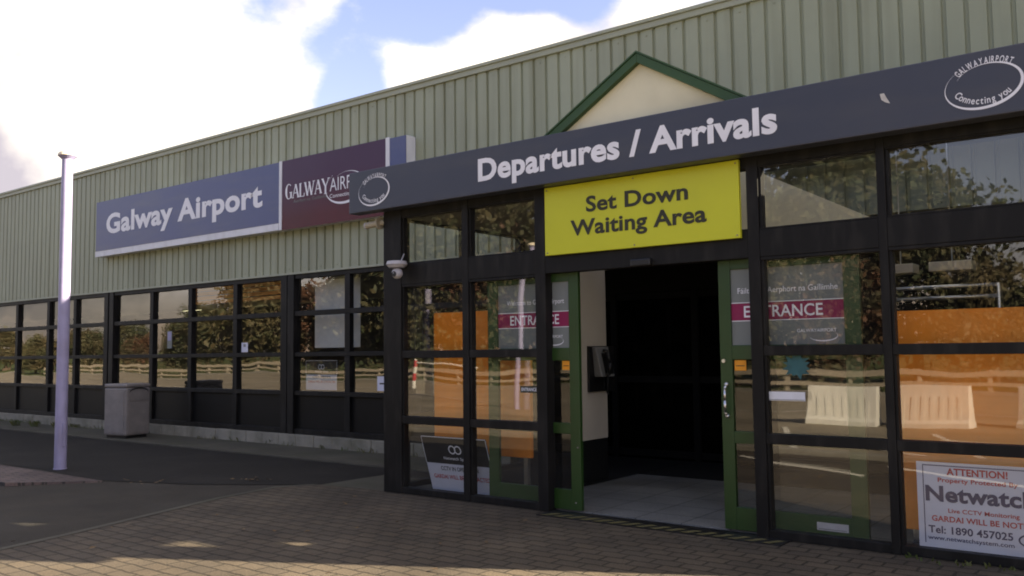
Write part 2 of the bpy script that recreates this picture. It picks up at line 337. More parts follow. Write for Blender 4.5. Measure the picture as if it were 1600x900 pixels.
def swoosh(mb, cx, cz, a, b, y, t0=118, t1=505, wmax=.03, n=90, tilt=0.0):
    pts = []
    for i in range(n + 1):
        u = i / n; t = math.radians(t0 + (t1 - t0) * u)
        k = 1.0 if u < .55 else 1.0 - .22 * ((u - .55) / .45) ** 1.5
        wd = wmax * max(.06, math.sin(math.pi * min(1, max(0, u * 1.02))) ** 1.6)
        ca, sa = math.cos(t), math.sin(t)
        for s in (0, 1):
            x = (a * k - s * wd) * ca; z = (b * k - s * wd) * sa
            pts.append((cx + x * math.cos(tilt) - z * math.sin(tilt), y, cz + x * math.sin(tilt) + z * math.cos(tilt)))
    mb.add(pts, [(2 * i, 2 * i + 2, 2 * i + 3, 2 * i + 1) for i in range(n)])

# ------------------------------------------------------------------ ground
def sheet(name, pts, z, m):
    return structure(MB().quad(*[(x, y, z) for x, y in pts]).build(name, m))
sheet('ground', [(-700, -700), (700, -700), (700, 700), (-700, 700)], -.03, M['lawn'])
sheet('road', [(-90, -23.2), (60, -23.2), (60, 2.44), (-90, 2.44)], -.012, M['asphalt'])
sheet('forecourt_paving', [(-8.33, -.44), (-8.1, -.05), (-7.12, .06), (3.2, .06), (3.2, -5.4), (-7.25, -5.4), (-7.49, -3.75), (-7.62, -3.19), (-7.82, -2.52), (-8.21, -1.25)], -.002, M['paver'])
sheet('apron', [(-90, -5.76), (60, -5.76), (60, -23.2), (-90, -23.2)], -.008, M['apron'])
# pale edging between the bricks and the old asphalt
e = MB(); ep = [(-8.10, -.06), (-8.33, -.44), (-8.21, -1.25), (-7.82, -2.52), (-7.62, -3.19), (-7.49, -3.75), (-7.25, -5.4)]
for (a, b), (c, d) in zip(ep, ep[1:]): e.quad((a, b, .002), (c, d, .002), (c - .08, d - .02, .002), (a - .08, b - .02, .002))
structure(e.build('paving_edge', M['slab']))
sheet('dark_asphalt', [(-60, -1.28), (-13.5, -1.28), (-12.6, -1.2), (-10.69, -1.3), (-9.42, -.85), (-8.14, -.06), (-8.06, .93), (-7.14, .93), (-7.14, 1.42), (-60, 1.42)], -.006, M['asphalt2'])
sheet('concrete_slab', [(-8.08, -.06), (-7.12, .05), (-7.12, .93), (-8.05, .93)], .0, M['slab'])
structure(MB().box(-60, -7.12, 1.42, 2.44, -.03, .022).build('footpath', M['slab'], bevel=.01))
structure(MB().hexa([(-60, -2.17, -.03), (-11.2, -2.17, -.03), (-10.5, -1.3, -.03), (-60, -1.3, -.03)], [(-60, -2.17, .03), (-11.2, -2.17, .03), (-10.55, -1.33, .004), (-60, -1.3, .03)]).build('paved_strip', M['paver2']))
# roadside behind the photographer (seen in the glass)
structure(MB().box(-90, 60, -5.75, -5.55, -.03, .06).build('kerb', M['kerb'], bevel=.015))
structure(MB().box(-90, 60, -23.4, -23.2, -.03, .11).build('far_kerb', M['kerb'], bevel=.015))
lm = MB()
for k in range(26): lm.quad((-80 + k * 5, -14.6, -.003), (-77 + k * 5, -14.6, -.003), (-77 + k * 5, -14.48, -.003), (-80 + k * 5, -14.48, -.003))
for k in range(7): lm.quad((-9 + k * 2.6, -9.6, -.003), (-8.88 + k * 2.6, -9.6, -.003), (-7.38 + k * 2.6, -6.1, -.003), (-7.5 + k * 2.6, -6.1, -.003))
for a, b in (((-5.2, -4.9), (-3.2, -3.9)), ((-3.2, -5.0), (-1.0, -3.7)), ((-4.6, -7.4), (-3.0, -6.3)), ((-3.4, -8.6), (-.5, -7.4))): lm.quad((a[0], a[1], .003), (b[0], b[1], .003), (b[0], b[1] + .16, .003), (a[0], a[1] + .16, .003))  # pale strips painted in place of sunlit kerb edges
structure(lm.build('markings_and_lit_kerb_strips', M['paint']))

# ------------------------------------------------------------------ the terminal building
T = thing('terminal_building', (-10, 2.5, 0), 'long terminal building clad in pale green ribbed steel above a dark window strip', 'building')
XL, XR, YF = -42.0, 1.5, 2.5
cl = MB(); prof = []
x = XL
while x < XR - .01:
    prof += [(x, YF), (x + .152, YF), (x + .161, YF + .028), (x + .191, YF + .028)]
    x += .2
prof.append((XR, YF))
for (a, b), (c, d) in zip(prof, prof[1:]): cl.quad((a, b, 2.85), (c, d, 2.85), (c, d, 5.40), (a, b, 5.40))
x = XL + .076; k = 0
while x < XR - .2:
    for z in (2.91, 4.08, 5.31): cl.box(x - .008, x + .008, YF - .009, YF + .001, z - .008, z + .008)
    x += .4
cl.build('cladding', M['clad'], T)
MB().box(XL, XR, YF - .035, YF + .12, 5.385, 5.50).box(XL, XR, YF - .06, YF - .037, 5.46, 5.505).build('eaves_flashing', M['trim'], T, bevel=.006)
dr = MB()
dr.box(XL, -7.2, YF - .03, YF + .05, 2.815, 2.847)
dr.build('drip_flashing', M['trim'], T)
MB().hexa([(XL, YF + .05, 5.40), (XR, YF + .05, 5.40), (XR, 22, 6.4), (XL, 22, 6.4)], [(XL, YF + .05, 5.495), (XR, YF + .05, 5.495), (XR, 22, 6.5), (XL, 22, 6.5)]).build('roof', M['roof'], T)
for q in ((XR - .12, XR - .002, YF + .04, 21.89, 0, 5.40), (XL, XL + .12, YF + .04, 21.89, 0, 5.40), (XL, XR, 21.9, 22, 0, 5.4)): MB().box(*q).build('wall', M['clad'], T)
pl = MB(); x = XL; random.seed(3)
while x < -7.3:
    wd = .44; pl.box(x, min(x + wd - .008, -7.14), YF - .075 + random.uniform(-.006, .006), YF + .1, 0, .20 + random.uniform(-.004, .004)); x += wd
pl.build('plinth', M['conc'], T, bevel=.008)
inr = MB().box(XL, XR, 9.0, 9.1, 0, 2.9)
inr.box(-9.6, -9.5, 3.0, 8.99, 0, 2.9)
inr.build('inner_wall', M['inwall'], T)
MB().box(XL + .13, XR - .13, YF + .1, 8.99, 2.91, 2.97).build('ceiling', M['ceil'], T)
structure(MB().box(XL, XR - .13, YF + .12, 8.99, -.03, .015).build('floor', M['mat']))
# window strip: bay by bay
bays = [(-34.0, -30.2, [-32.75, -31.5]), (-29.9, -24.0, [-28.6, -27.1, -25.6]), (-23.7, -17.89, [-21.98, -20.42, -19.2]), (-17.58, -12.09, [-16.14, -14.82, -13.42]), (-11.81, -7.25, [-10.5, -9.2])]
yg = YF + .06
for i, (a, b, mul) in enumerate(bays):
    fr = MB()
    fr.box(a - .13, a + .03, YF - .02, YF + .1, .20, 2.815).box(b - .03, b + .13, YF - .02, YF + .1, .20, 2.815)
    for z0, z1 in ((2.74, 2.814), (2.125, 2.205), (1.46, 1.53), (.83, .90), (.202, .285)): fr.box(a + .03, b - .03, YF, YF + .09, z0, z1)
    xs = [a + .03] + mul + [b - .03]
    for m_ in mul:
        for z0, z1 in ((.286, .829), (.901, 1.459), (1.531, 2.124), (2.206, 2.739)): fr.box(m_ - .06, m_ + .06, YF + .002, YF + .088, z0, z1)
    W = fr.build('window', M['frame'], T, bevel=.004)
    g = MB()
    for x0, x1 in zip(xs, xs[1:]):
        p = .06 if x0 in mul else 0; q = .06 if x1 in mul else 0
        for z0, z1 in ((.901, 1.459), (1.531, 2.124), (2.206, 2.739)):
            t = random.uniform(-.003, .003); u = random.uniform(-.003, .003)
            g.quad((x0 + p, yg - t, z0 + .0), (x1 - q, yg + t, z0), (x1 - q, yg + t + u, z1), (x0 + p, yg - t + u, z1))
    g.build('pane', M['glass2'], W)
    sp = MB().box(a + .03, b - .03, YF + .05, YF + .07, .286, .829)
    sp.build('spandrel_panel', M['spandrel'], W)
# things inside the terminal strip
B = thing('vertical_blind', (-11.2, 2.85, 2.75), 'pale vertical blind hanging inside the window beside the porch', 'blind')
bl = MB()
for k in range(11):
    cx = -11.62 + k * .098; bl.hexa([(cx - .04, 2.83, 1.60), (cx + .04, 2.87, 1.60), (cx + .04, 2.873, 1.60), (cx - .04, 2.833, 1.60)], [(cx - .04, 2.83, 2.72), (cx + .04, 2.87, 2.72), (cx + .04, 2.873, 2.72), (cx - .04, 2.833, 2.72)])
bl.build('slats', M['blind'], B); MB().box(-11.7, -10.55, 2.82, 2.88, 2.722, 2.76).build('headrail', M['greyplastic'], B)
for k, (x0, x1, wh) in enumerate([(-15.6, -14.0, 'second'), (-13.9, -12.5, 'third')]):
    P = thing('added_orange_strips', ((x0 + x1) / 2, 3.2, 2.5), 'longer set of added orange strips seen through the top panes of the middle window bay' if k == 0 else 'shorter set of added orange strips above the sticker in the middle window bay', 'strip_set', 'added orange strips')
    s_ = MB()
    for j in range(4): s_.box(x0, x1, 3.0, 3.03, 2.48 + j * .085, 2.545 + j * .085)  # orange strips put in to give the orange bands in the top panes
    s_.build('slats', M['slat'], P); [MB().box(q, q + .04, 3.032, 3.06, 2.46, 2.9).build('hanger', M['wood'], P) for q in (x0 + .1, x1 - .14)]

# ------------------------------------------------------------------ the entrance porch
P = thing('entrance_porch', (-3.9, 0, 0), 'dark framed glass entrance porch with a small cream gable over open sliding doors', 'porch')
PXL, PXR = -7.10, -.18
ZB0, ZB1 = 2.237, 2.459
YP, YG = .0, .055
def part_box(name, m, parent, *b, bevel=.005): return MB().box(*b).build(name, m, parent, bevel=bevel)
part_box('post', M['frame'], P, PXL, -6.83, 0, .14, 0, 3.42)
for x0, x1, d in ((-5.955, -5.872, .12), (-5.025, -4.905, .13), (-2.872, -2.772, .13), (-1.85, -1.787, .12), (-.87, -.80, .12), (-.30, PXR, .13)):
    part_box('post', M['frame'], P, x0, x1, 0.001, d, 0, 3.42)
segs = [(-6.83, -5.955), (-5.872, -5.025), (-4.905, -2.872), (-2.772, -1.85), (-1.787, -.87), (-.80, -.30)]
for x0, x1 in segs:
    part_box('beam', M['frame'], P, x0, x1, .004, .118, ZB0, ZB1)
    part_box('beam', M['frame'], P, x0, x1, .004, .118, 2.985, 3.42)
def fixed_window(x0, x1, rails, y0=.008, yg=YG):
    f = MB()
    zz = sorted(rails)
    for a, b in zz: f.box(x0, x1, y0, y0 + .1, a, b)
    f.box(x0, x0 + .022, y0 + .012, y0 + .09, zz[0][1], zz[-1][0]) if len(zz) > 1 else None
    Wn = f.build('window', M['frame'], P, bevel=.004)
    g = MB()
    for (a, b), (c, d) in zip(zz, zz[1:]):
        t = random.uniform(-.004, .004)
        g.quad((x0, yg - t, b), (x1, yg + t, b), (x1, yg + t, c), (x0, yg - t, c))
    g.build('pane', M['glass'], Wn); return Wn
rl = [(0.0, .068), (.742, .822), (1.442, 1.522), (2.21, 2.2369)]
for k, (x0, x1) in enumerate(segs):
    if k == 2: continue
    fixed_window(x0, x1, rl)
for x0, x1 in segs:
    fixed_window(x0, x1, [(2.4592, 2.475), (2.97, 2.9848)])
# side wall of the porch towards the terminal, glazed; unseen right end wall, its open slot shaped to throw sun patches
sw = MB()
for y0, y1 in ((.142, .20), (1.25, 1.33), (2.38, 2.47)): sw.box(PXL + .01, PXL + .11, y0, y1, 0, 3.42)
for z0, z1 in ((0, .07), (.742, .822), (1.442, 1.522), (ZB0, ZB1), (2.985, 3.42)):
    sw.box(PXL + .012, PXL + .108, .2, 1.25, z0, z1).box(PXL + .012, PXL + .108, 1.33, 2.38, z0, z1)
Wn = sw.build('window', M['frame'], P, bevel=.004)
g = MB()
for y0, y1 in ((.2, 1.25), (1.33, 2.38)):
    for z0, z1 in ((.07, .742), (.822, 1.442), (1.522, ZB0), (ZB1, 2.985)): g.quad((PXL + .06, y0, z0), (PXL + .06, y1, z0), (PXL + .06, y1, z1), (PXL + .06, y0, z1))
g.build('pane', M['glass'], Wn)
ew = MB().box(PXR - .1, PXR - .004, .132, 2.46, 0, 2.62).box(PXR - .1, PXR - .004, .132, 2.46, 3.12, 3.42).box(PXR - .1, PXR - .004, .132, .30, 2.621, 3.119).box(PXR - .1, PXR - .004, .74, 2.46, 2.621, 3.119)
ew.build('end_wall', M['clad'], P)
# porch roof with an unseen skylight added to brighten the inner gable
rf = MB().box(PXL, PXR, .0, .35, 3.43, 3.5).box(PXL, PXR, 2.1, 2.46, 3.43, 3.5).box(PXL, -5.2, .351, 2.099, 3.43, 3.5).box(-1.2, PXR, .351, 2.099, 3.43, 3.5)
rf.build('roof', M['roof'], P)
MB().quad((-5.2, .351, 3.49), (-1.2, .351, 3.49), (-1.2, 2.099, 3.49), (-5.2, 2.099, 3.49)).build('added_rooflight', M['glass'], P)
MB().box(PXL + .12, -5.21, .15, 2.45, 3.0, 3.05).build('ceiling', M['ceil'], P)
# gable
ax, az, bw, bz = -3.845, 4.15, 1.19, 3.44
gb = MB().prism_y([(ax - bw, bz), (ax + bw, bz), (ax, az - .03)], .03, .10)
gb.build('gable_panel', M['cream'], P)
sl_ = (az - bz) / bw
for sg in (-1, 1):
    n_ = MB().prism_y([(ax, az), (ax + sg * (bw + .12), az - sl_ * (bw + .12)), (ax + sg * (bw + .12), az - sl_ * (bw + .12) - .095), (ax, az - .088)], -.03 if sg < 0 else -.029, .03)
    n_.build('barge_board', M['green2'], P, bevel=.004)
gr = MB()
for sg in (-1, 1): gr.prism_y([(ax, az + .02), (ax + sg * (bw + .14), az + .02 - sl_ * (bw + .14)), (ax + sg * (bw + .14), az + .0025 - sl_ * (bw + .14)), (ax, az + .0025)], -.04 if sg < 0 else -.041, .55)
gr.build('gable_roof', M['green2'], P)
MB().prism_y([(ax - bw, bz), (ax + bw, bz), (ax, az - .03)], .50, .54).build('gable_back', M['cream'], P)
# inside gable wall above the lobby
MB().prism_y([(ax - 1.68, 2.60), (ax + 1.68, 2.60), (ax, 3.50)], 1.45, 1.50).build('inner_gable', M['white_in'], P)
# sliding door leaves, pushed open behind the side panes
def leaf(x0, x1, st_l, st_r, words, handle):
    y0, y1 = .10, .145
    f = MB().box(x0, x0 + st_l, y0, y1, .02, 2.25).box(x1 - st_r, x1, y0, y1, .02, 2.25)
    for a, b in ((.02, .205), (.722, .822), (1.41, 1.53), (2.16, 2.25)): f.box(x0 + st_l, x1 - st_r, y0 + .001, y1 - .001, a, b)
    D = f.build('sliding_door', M['green'], P, bevel=.004)
    xa, xb = x0 + st_l, x1 - st_r
    g = MB()
    for a, b in ((.205, .722), (.822, 1.41)): g.quad((xa, .122, a), (xb, .122, a), (xb, .122, b), (xa, .122, b))
    g.build('pane', M['doorglass'], D)
    MB().box(xa, xb, .118, .124, 1.53, 2.16).build('frosted_panel', M['decal'], D)
    MB().quad((xa, .1165, 1.733), (xb, .1165, 1.733), (xb, .1165, 1.873), (xa, .1165, 1.873)).build('crimson_band', M['magenta'], D)
    t = MB()
    for z in (1.726, 1.876): t.quad((xa, .1155, z), (xb, .1155, z), (xb, .1155, z + .006), (xa, .1155, z + .006))
    put_text(t, 'ENTRANCE', words[0], words[1], 1.757, .094, .115, .012)
    put_text(t, words[2], words[3], words[4], 1.955, .046, .115, .002)
    put_text(t, 'GALWAYAIRPORT', words[4] - .33, words[4] - .02, 1.625, .026, .115, .004)
    swoosh(t, words[4] - .12, 1.60, .12, .05, .115, 180, 400, .010, 40)
    t.build('lettering', M['white'], D)
    if handle:
        h = MB(); cx = x0 + st_l * .5; zc = 1.075
        h.path([(cx, y0, zc - .13), (cx, y0 - .045, zc - .10), (cx + .006, y0 - .06, zc), (cx, y0 - .045, zc + .10), (cx, y0, zc + .13)], .011)
        h.ball((cx, y0 - .004, zc + .13), .02).ball((cx, y0 - .004, zc - .13), .02)
        h.build('handle', M['steel'], D, smooth=True)
        MB().tube((cx - .02, y0 - .012, 1.40), (cx - .02, y0, 1.40), .016).build('lock', M['steel'], D)
    else:
        MB().tube((x1 - .03, y0 - .006, .60), (x1 - .03, y0, .60), .008).build('bolt', M['bin'], D); MB().tube((x1 - .06, y0 - .006, .09), (x1 - .06, y0, .09), .008).build('bolt', M['bin'], D)
    return D
leaf(-5.70, -4.60, .125, .11, (-5.42, -4.83, 'Welcome to Galway Airport', -5.46, -4.77), False)
leaf(-3.185, -2.03, .105, .125, (-2.97, -2.32, 'F\u00e1ilte go hAerphort na Gaillimhe', -3.02, -2.20), True)
part_box('door_track', M['frame'], P, -5.0, -2.78, .15, .22, 2.262, 2.34)
part_box('motion_sensor', M['black'], P, -3.95, -3.75, -.045, .003, 2.235, 2.30, bevel=.012)
structure(MB().box(PXL + .1, -.29, .13, 2.6, -.02, .012).build('lobby_floor', M['floor']))
structure(MB().box(-6.98, -5.43, 1.0, 3.9, -.02, .018).box(-5.429, -.56, 3.75, 8.9, -.02, .018).build('lobby_dark_floor', M['mat']))  # near-black floor areas round the grey tiles
th = MB().box(-4.90, -2.60, -.20, .098, -.02, .006)
thr = th.build('threshold', M['black'], P)
hz = MB()
for k in range(16):
    x = -4.86 + k * .14; hz.quad((x, -.19, .0085), (x + .07, -.19, .0085), (x + .15, -.05, .0085), (x + .08, -.05, .0085))
hz.build('hazard_stripe', M['hy'], thr)

# lobby: stub wall, inner doors
iw = thing('lobby_wall', (-5.55, 1.8, 0), 'cream lobby wall stub with a dark foot, carrying the payphone', 'wall')
MB().box(-5.60, -5.50, 1.42, 2.05, .49, 2.98).build('plaster', M['cream_in'], iw, bevel=.006)
MB().box(-5.60, -5.505, 1.425, 2.045, .0, .489).build('dark_foot', M['black'], iw)  # lower part of the stub in plain black
idr = MB().box(-9.4, -.56, 3.95, 4.05, 2.3, 2.9)
for x in (-9.3, -7.9, -6.6, -5.35, -4.3, -3.25, -2.2, -1.2): idr.box(x, x + .09, 3.95, 4.05, .01, 2.3)
for z in (.05, 1.05, 2.2): idr.box(-9.4, -.56, 3.97, 4.03, z, z + .09)
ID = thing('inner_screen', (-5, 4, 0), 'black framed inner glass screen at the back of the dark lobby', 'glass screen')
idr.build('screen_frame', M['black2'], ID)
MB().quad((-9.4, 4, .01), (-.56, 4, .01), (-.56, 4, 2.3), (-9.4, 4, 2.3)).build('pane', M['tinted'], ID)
# payphone
ph = thing('payphone', (-5.5, 1.85, 1.0), 'grey payphone with a handset on a black backboard on the cream wall', 'payphone')
MB().box(-5.498, -5.47, 1.62, 2.16, 1.03, 1.55).build('backboard', M['black'], ph, bevel=.006)
MB().hexa([(-5.469, 1.72, 1.20), (-5.36, 1.72, 1.20), (-5.36, 2.0, 1.20), (-5.469, 2.0, 1.20)], [(-5.469, 1.68, 1.54), (-5.42, 1.68, 1.54), (-5.42, 1.96, 1.54), (-5.469, 1.96, 1.54)]).build('body', M['phone'], ph, bevel=.012)
MB().hexa([(-5.362, 1.80, 1.23), (-5.356, 1.80, 1.23), (-5.356, 1.97, 1.23), (-5.362, 1.97, 1.23)], [(-5.409, 1.78, 1.47), (-5.403, 1.78, 1.47), (-5.403, 1.95, 1.47), (-5.409, 1.95, 1.47)]).build('keypad', M['black'], ph)
MB().path([(-5.36, 1.76, 1.50), (-5.31, 1.76, 1.48), (-5.285, 1.77, 1.36), (-5.30, 1.775, 1.24), (-5.33, 1.775, 1.22)], .022).build('handset', M['black'], ph, smooth=True)
MB().path([(-5.32, 1.775, 1.21), (-5.30, 1.74, 1.08), (-5.33, 1.80, 1.00), (-5.42, 1.86, 1.06), (-5.45, 1.9, 1.19)], .006).build('cord', M['black'], ph, smooth=True)

# ------------------------------------------------------------------ signs
Bs = thing('fascia_sign', (-3.9, -.1, 3.05), 'long slate grey Departures / Arrivals fascia sign across the porch top', 'sign')
BY = -.20
MB().box(-7.44, PXR + .02, BY, -.045, 3.052, 3.512).build('board', M['band'], Bs, bevel=.008)
MB().box(-7.40, PXR, -.044, -.0015, 3.12, 3.40).build('back_frame', M['frame'], Bs)
t = MB(); put_text(t, 'Departures / Arrivals', -5.555, -2.515, 3.176, .226, BY - .004, .035); t.build('lettering', M['white'], Bs)
def logo(cx, cz, a, b):
    t = MB(); swoosh(t, cx, cz, a, b, BY - .004, 125, 505, .021, 90, .10)
    arc_text(t, 'GALWAYAIRPORT', cx + .03, cz + .002, a * .86, b * .86, 148, 48, .047, BY - .0045, .012)
    arc_text(t, 'Connecting you', cx, cz + .012, a * .84, b * .86, 205, 325, .048, BY - .0045, .012)
    return t.build('emblem', M['white'], Bs)
logo(-7.035, 3.268, .245, .165); logo(-1.07, 3.27, .245, .165)
st = MB(); random.seed(5)
st.quad((-1.745, BY - .004, 3.335), (-1.715, BY - .004, 3.335), (-1.700, BY - .004, 3.30), (-1.675, BY - .004, 3.252), (-1.71, BY - .004, 3.268), (-1.735, BY - .004, 3.29))
st.build('white_smear', M['grey'], Bs)

Ys = thing('yellow_sign', (-3.89, -.03, 2.4), 'yellow Set Down Waiting Area sign hung above the open doors', 'sign')
MB().box(-4.87, -2.915, -.04, -.002, 2.402, 3.048).build('board', M['yellow'], Ys, bevel=.003)
t = MB(); put_text(t, 'Set Down', -4.40, -3.37, 2.770, .146, -.044, .028); put_text(t, 'Waiting Area', -4.575, -3.205, 2.562, .146, -.044, .028); t.build('lettering', M['ink'], Ys)
for x in (-4.84, -3.9, -2.94):
    for z in (2.425, 3.02): MB().tube((x, -.046, z), (x, -.040, z), .007, n=8).build('screw', M['bin'], Ys)

As = thing('wall_sign', (-13.4, 2.3, 3.5), 'long blue and maroon Galway Airport sign box on the green cladding', 'sign')
AY = 2.30
MB().box(-17.94, -9.0, AY, YF - .005, 3.55, 4.675).build('sign_box', M['whitebox'], As, bevel=.004)
MB().box(-17.935, -11.93, AY - .012, AY - .0005, 3.665, 4.68).build('blue_panel', M['blue'], As)
MB().box(-17.94, -11.93, AY - .02, AY - .0005, 3.545, 3.655).build('white_strip', M['whitebox'], As)
for x0, x1 in ((-11.92, -11.85), (-9.41, -9.33)): MB().box(x0, x1, AY - .02, AY - .0005, 3.54, 4.69).build('divider', M['whitebox'], As)
# maroon colour runs from purple at the top to dark red at the foot
mm = M['maroon']; n = mm.node_tree.nodes; l = mm.node_tree.links; b = n['Principled BSDF']; src = b.inputs['Base Color'].links[0].from_socket
g_ = n.new('ShaderNodeNewGeometry'); sx = n.new('ShaderNodeSeparateXYZ'); l.new(g_.outputs['Position'], sx.inputs[0])
mr = n.new('ShaderNodeMapRange'); l.new(sx.outputs['Z'], mr.inputs[0]); mr.inputs[1].default_value = 3.7; mr.inputs[2].default_value = 4.35
mxx = n.new('ShaderNodeMix'); mxx.data_type = 'RGBA'; l.new(mr.outputs[0], mxx.inputs[0]); l.new(src, mxx.inputs[6]); mxx.inputs[7].default_value = (.062, .028, .062, 1); l.new(mxx.outputs[2], b.inputs['Base Color'])
MB().box(-11.849, -9.411, AY - .012, AY - .0005, 3.535, 4.685).build('maroon_panel', mm, As)
MB().box(-9.329, -9.0, AY - .012, AY - .0005, 3.56, 4.67).build('blue_end_panel', M['blue'], As)
t = MB(); put_text(t, 'Galway Airport', -17.52, -12.37, 3.985, .41, AY - .016, .035); t.build('lettering', M['white'], As)
# serif wordmark
t = MB(); dep = [0]
def stroke(p, q, wd, wq=None):
    wq = wd if wq is None else wq; dep[0] += 1; y = AY - .0155 - .0003 * (dep[0] % 9)
    (x0, z0), (x1, z1) = p, q
    t.quad((x0 - wd / 2, y, z0), (x0 + wd / 2, y, z0), (x1 + wq / 2, y, z1), (x1 - wq / 2, y, z1))
def bar(x0, x1, z, h): 
    dep[0] += 1; y = AY - .0155 - .0003 * (dep[0] % 9); t.quad((x0, y, z), (x1, y, z), (x1, y, z + h), (x0, y, z + h))
def let(ch, x, wd, z, h, tk):
    th_ = tk * .45; sf = h * .05
    if ch == 'A':
        stroke((x + .08 * wd, z), (x + wd * .5, z + h), th_); stroke((x + wd * .9, z), (x + wd * .5, z + h), tk); bar(x + wd * .22, x + wd * .74, z + h * .33, th_ * .8)
        bar(x - .02 * wd, x + .25 * wd, z, sf); bar(x + .72 * wd, x + 1.05 * wd, z, sf)
    elif ch == 'L':
        stroke((x + .22 * wd, z), (x + .22 * wd, z + h), tk); bar(x + .05 * wd, x + .95 * wd, z, sf); bar(x + .02 * wd, x + .45 * wd, z + h - sf, sf); stroke((x + .92 * wd, z), (x + .97 * wd, z + h * .25), th_)
    elif ch == 'W':
        for a, c, wv in ((.06, .30, tk), (.52, .30, th_), (.48, .72, tk), (.95, .72, th_)): stroke((x + c * wd, z), (x + a * wd, z + h), wv)
        for a in (.06, .95): bar(x + (a - .12) * wd, x + (a + .12) * wd, z + h - sf, sf)
    elif ch == 'Y':
        stroke((x + .5 * wd, z + h * .45), (x + .08 * wd, z + h), tk); stroke((x + .5 * wd, z + h * .45), (x + .92 * wd, z + h), th_); stroke((x + .5 * wd, z), (x + .5 * wd, z + h * .47), tk)
        bar(x - .05 * wd, x + .25 * wd, z + h - sf, sf); bar(x + .75 * wd, x + 1.05 * wd, z + h - sf, sf); bar(x + .3 * wd, x + .7 * wd, z, sf)
    elif ch == 'G':
        pts = []
        for i in range(25):
            a = math.radians(48 + i * (312 - 48) / 24); k = tk * (.45 + .75 * max(0, -math.cos(a)))
            for s_ in (0, 1): pts.append((x + wd * .5 + (wd * .5 - s_ * k) * math.cos(a), AY - .0155, z + h * .5 + (h * .52 - s_ * k * .7) * math.sin(a)))
        t.add(pts, [(2 * i, 2 * i + 2, 2 * i + 3, 2 * i + 1) for i in range(24)])
        stroke((x + wd * .84, z + .03 * h), (x + wd * .84, z + h * .42), tk); bar(x + wd * .6, x + wd * 1.02, z + h * .40, sf)
x = -11.76
for ch, wd, h in (('G', .175, .245), ('A', .175, .225), ('L', .13, .225), ('W', .24, .225), ('A', .175, .225), ('Y', .18, .25)):
    let(ch, x, wd, 4.035 if ch != 'Y' else 4.012, h, .040); x += wd + .003
put_text(t, 'AIRPORT', x + .01, x + 1.02, 4.037, .205, AY - .019, -.004)
put_text(t, 'Connecting you', -10.66, -9.98, 3.93, .06, AY - .019, .005)
swoosh(t, -10.30, 4.08, .46, .27, AY - .02, 125, 480, .04, 90, .05)
t.build('wordmark', M['white'], As)
t = MB(); put_text(t, 'Aerfort na Gaillimhe', -11.55, -10.72, 3.955, .05, AY - .0165, .003); t.build('small_lettering', M['decal'], As)

# posters and stickers
np_ = thing('security_sign', (-1.25, .07, .07), 'white security notice reading ATTENTION propped in the pane at the far right', 'sign')
MB().box(-1.675, -.80 - .075, .075, .083, .07, .672).build('board', M['paper'], np_)
yy = .073
t = MB(); t.quad((-1.635, yy, .10), (-1.629, yy, .10), (-1.629, yy, .645), (-1.635, yy, .645)); t.quad((-1.635, yy, .646), (-.9, yy, .646), (-.9, yy, .652), (-1.635, yy, .652))
put_text(t, 'Netwatch', -1.62, -.93, .395, .112, yy, .035); put_text(t, 'Tel: 1890 457025', -1.61, -1.075, .172, .052, yy, .025); put_text(t, 'www.netwatchsystem.com', -1.615, -1.07, .125, .030, yy, .012)
swoosh(t, -.97, .18, .075, .045, yy, 0, 360, .012, 40); t.ball((-.97, yy + .001, .18), .02, 1, .05, 1)
t.build('navy_print', M['navy'], np_)
t = MB(); put_text(t, 'ATTENTION!', -1.475, -1.09, .585, .050, yy, .03); put_text(t, 'Property Protected By', -1.535, -1.03, .533, .032, yy, .022)
put_text(t, 'Live CCTV Monitoring', -1.475, -1.03, .322, .030, yy, .018); put_text(t, 'GARDAI WILL BE NOTIFIED', -1.585, -.885, .256, .040, yy, .024); t.build('red_print', M['red'], np_)

def cctv_poster(name, loc, label, frame, w_, h_, big=True):
    p = thing(name, loc, label, 'sign')
    def qd(x0, x1, z0, z1, d): return [frame(x0, z0, d), frame(x1, z0, d), frame(x1, z1, d), frame(x0, z1, d)]
    MB().hexa([frame(0, 0, 0), frame(w_, 0, 0), frame(w_, 0, .008), frame(0, 0, .008)], [frame(0, h_, 0), frame(w_, h_, 0), frame(w_, h_, .008), frame(0, h_, .008)]).build('board', M['black'], p)
    MB().quad(*qd(.004, w_ - .004, .004, h_ * .52, -.003)).build('white_panel', M['paper'], p)
    e_ = MB()
    for a in (qd(0, w_, h_ - .008, h_, -.003), qd(0, .006, h_ * .52, h_, -.003), qd(w_ - .006, w_, h_ * .52, h_, -.003)): e_.quad(*a)
    cx = w_ * .5
    for dx in (-.045 * w_, .045 * w_):
        for i in range(16):
            a, b = 2 * math.pi * i / 16, 2 * math.pi * (i + 1) / 16; r0, r1 = .055 * w_, .04 * w_
            e_.quad(*[frame(cx + dx + r * math.cos(q), h_ * .78 + r * math.sin(q), -.003 - (.0006 if dx > 0 else 0)) for r, q in ((r0, a), (r0, b), (r1, b), (r1, a))])
    put_text(e_, 'Netwatch System', w_ * .30, w_ * .72, h_ * .60, h_ * .05, 0, .01, lambda x, z: frame(x, z, -.003))
    e_.build('pale_print', M['white'], p)
    t = MB(); put_text(t, 'CCTV IN OPERATION', w_ * .22, w_ * .80, h_ * .40, h_ * .075, 0, .02, lambda x, z: frame(x, z, -.0045)); t.build('black_print', M['ink'], p)
    t = MB(); put_text(t, 'GARDAI WILL BE CONTACTED', w_ * .08, w_ * .95, h_ * .25, h_ * .075, 0, .02, lambda x, z: frame(x, z, -.0045)); t.build('red_print', M['red'], p)
    return p
hh = .63; ln = math.atan2(.19, .6)
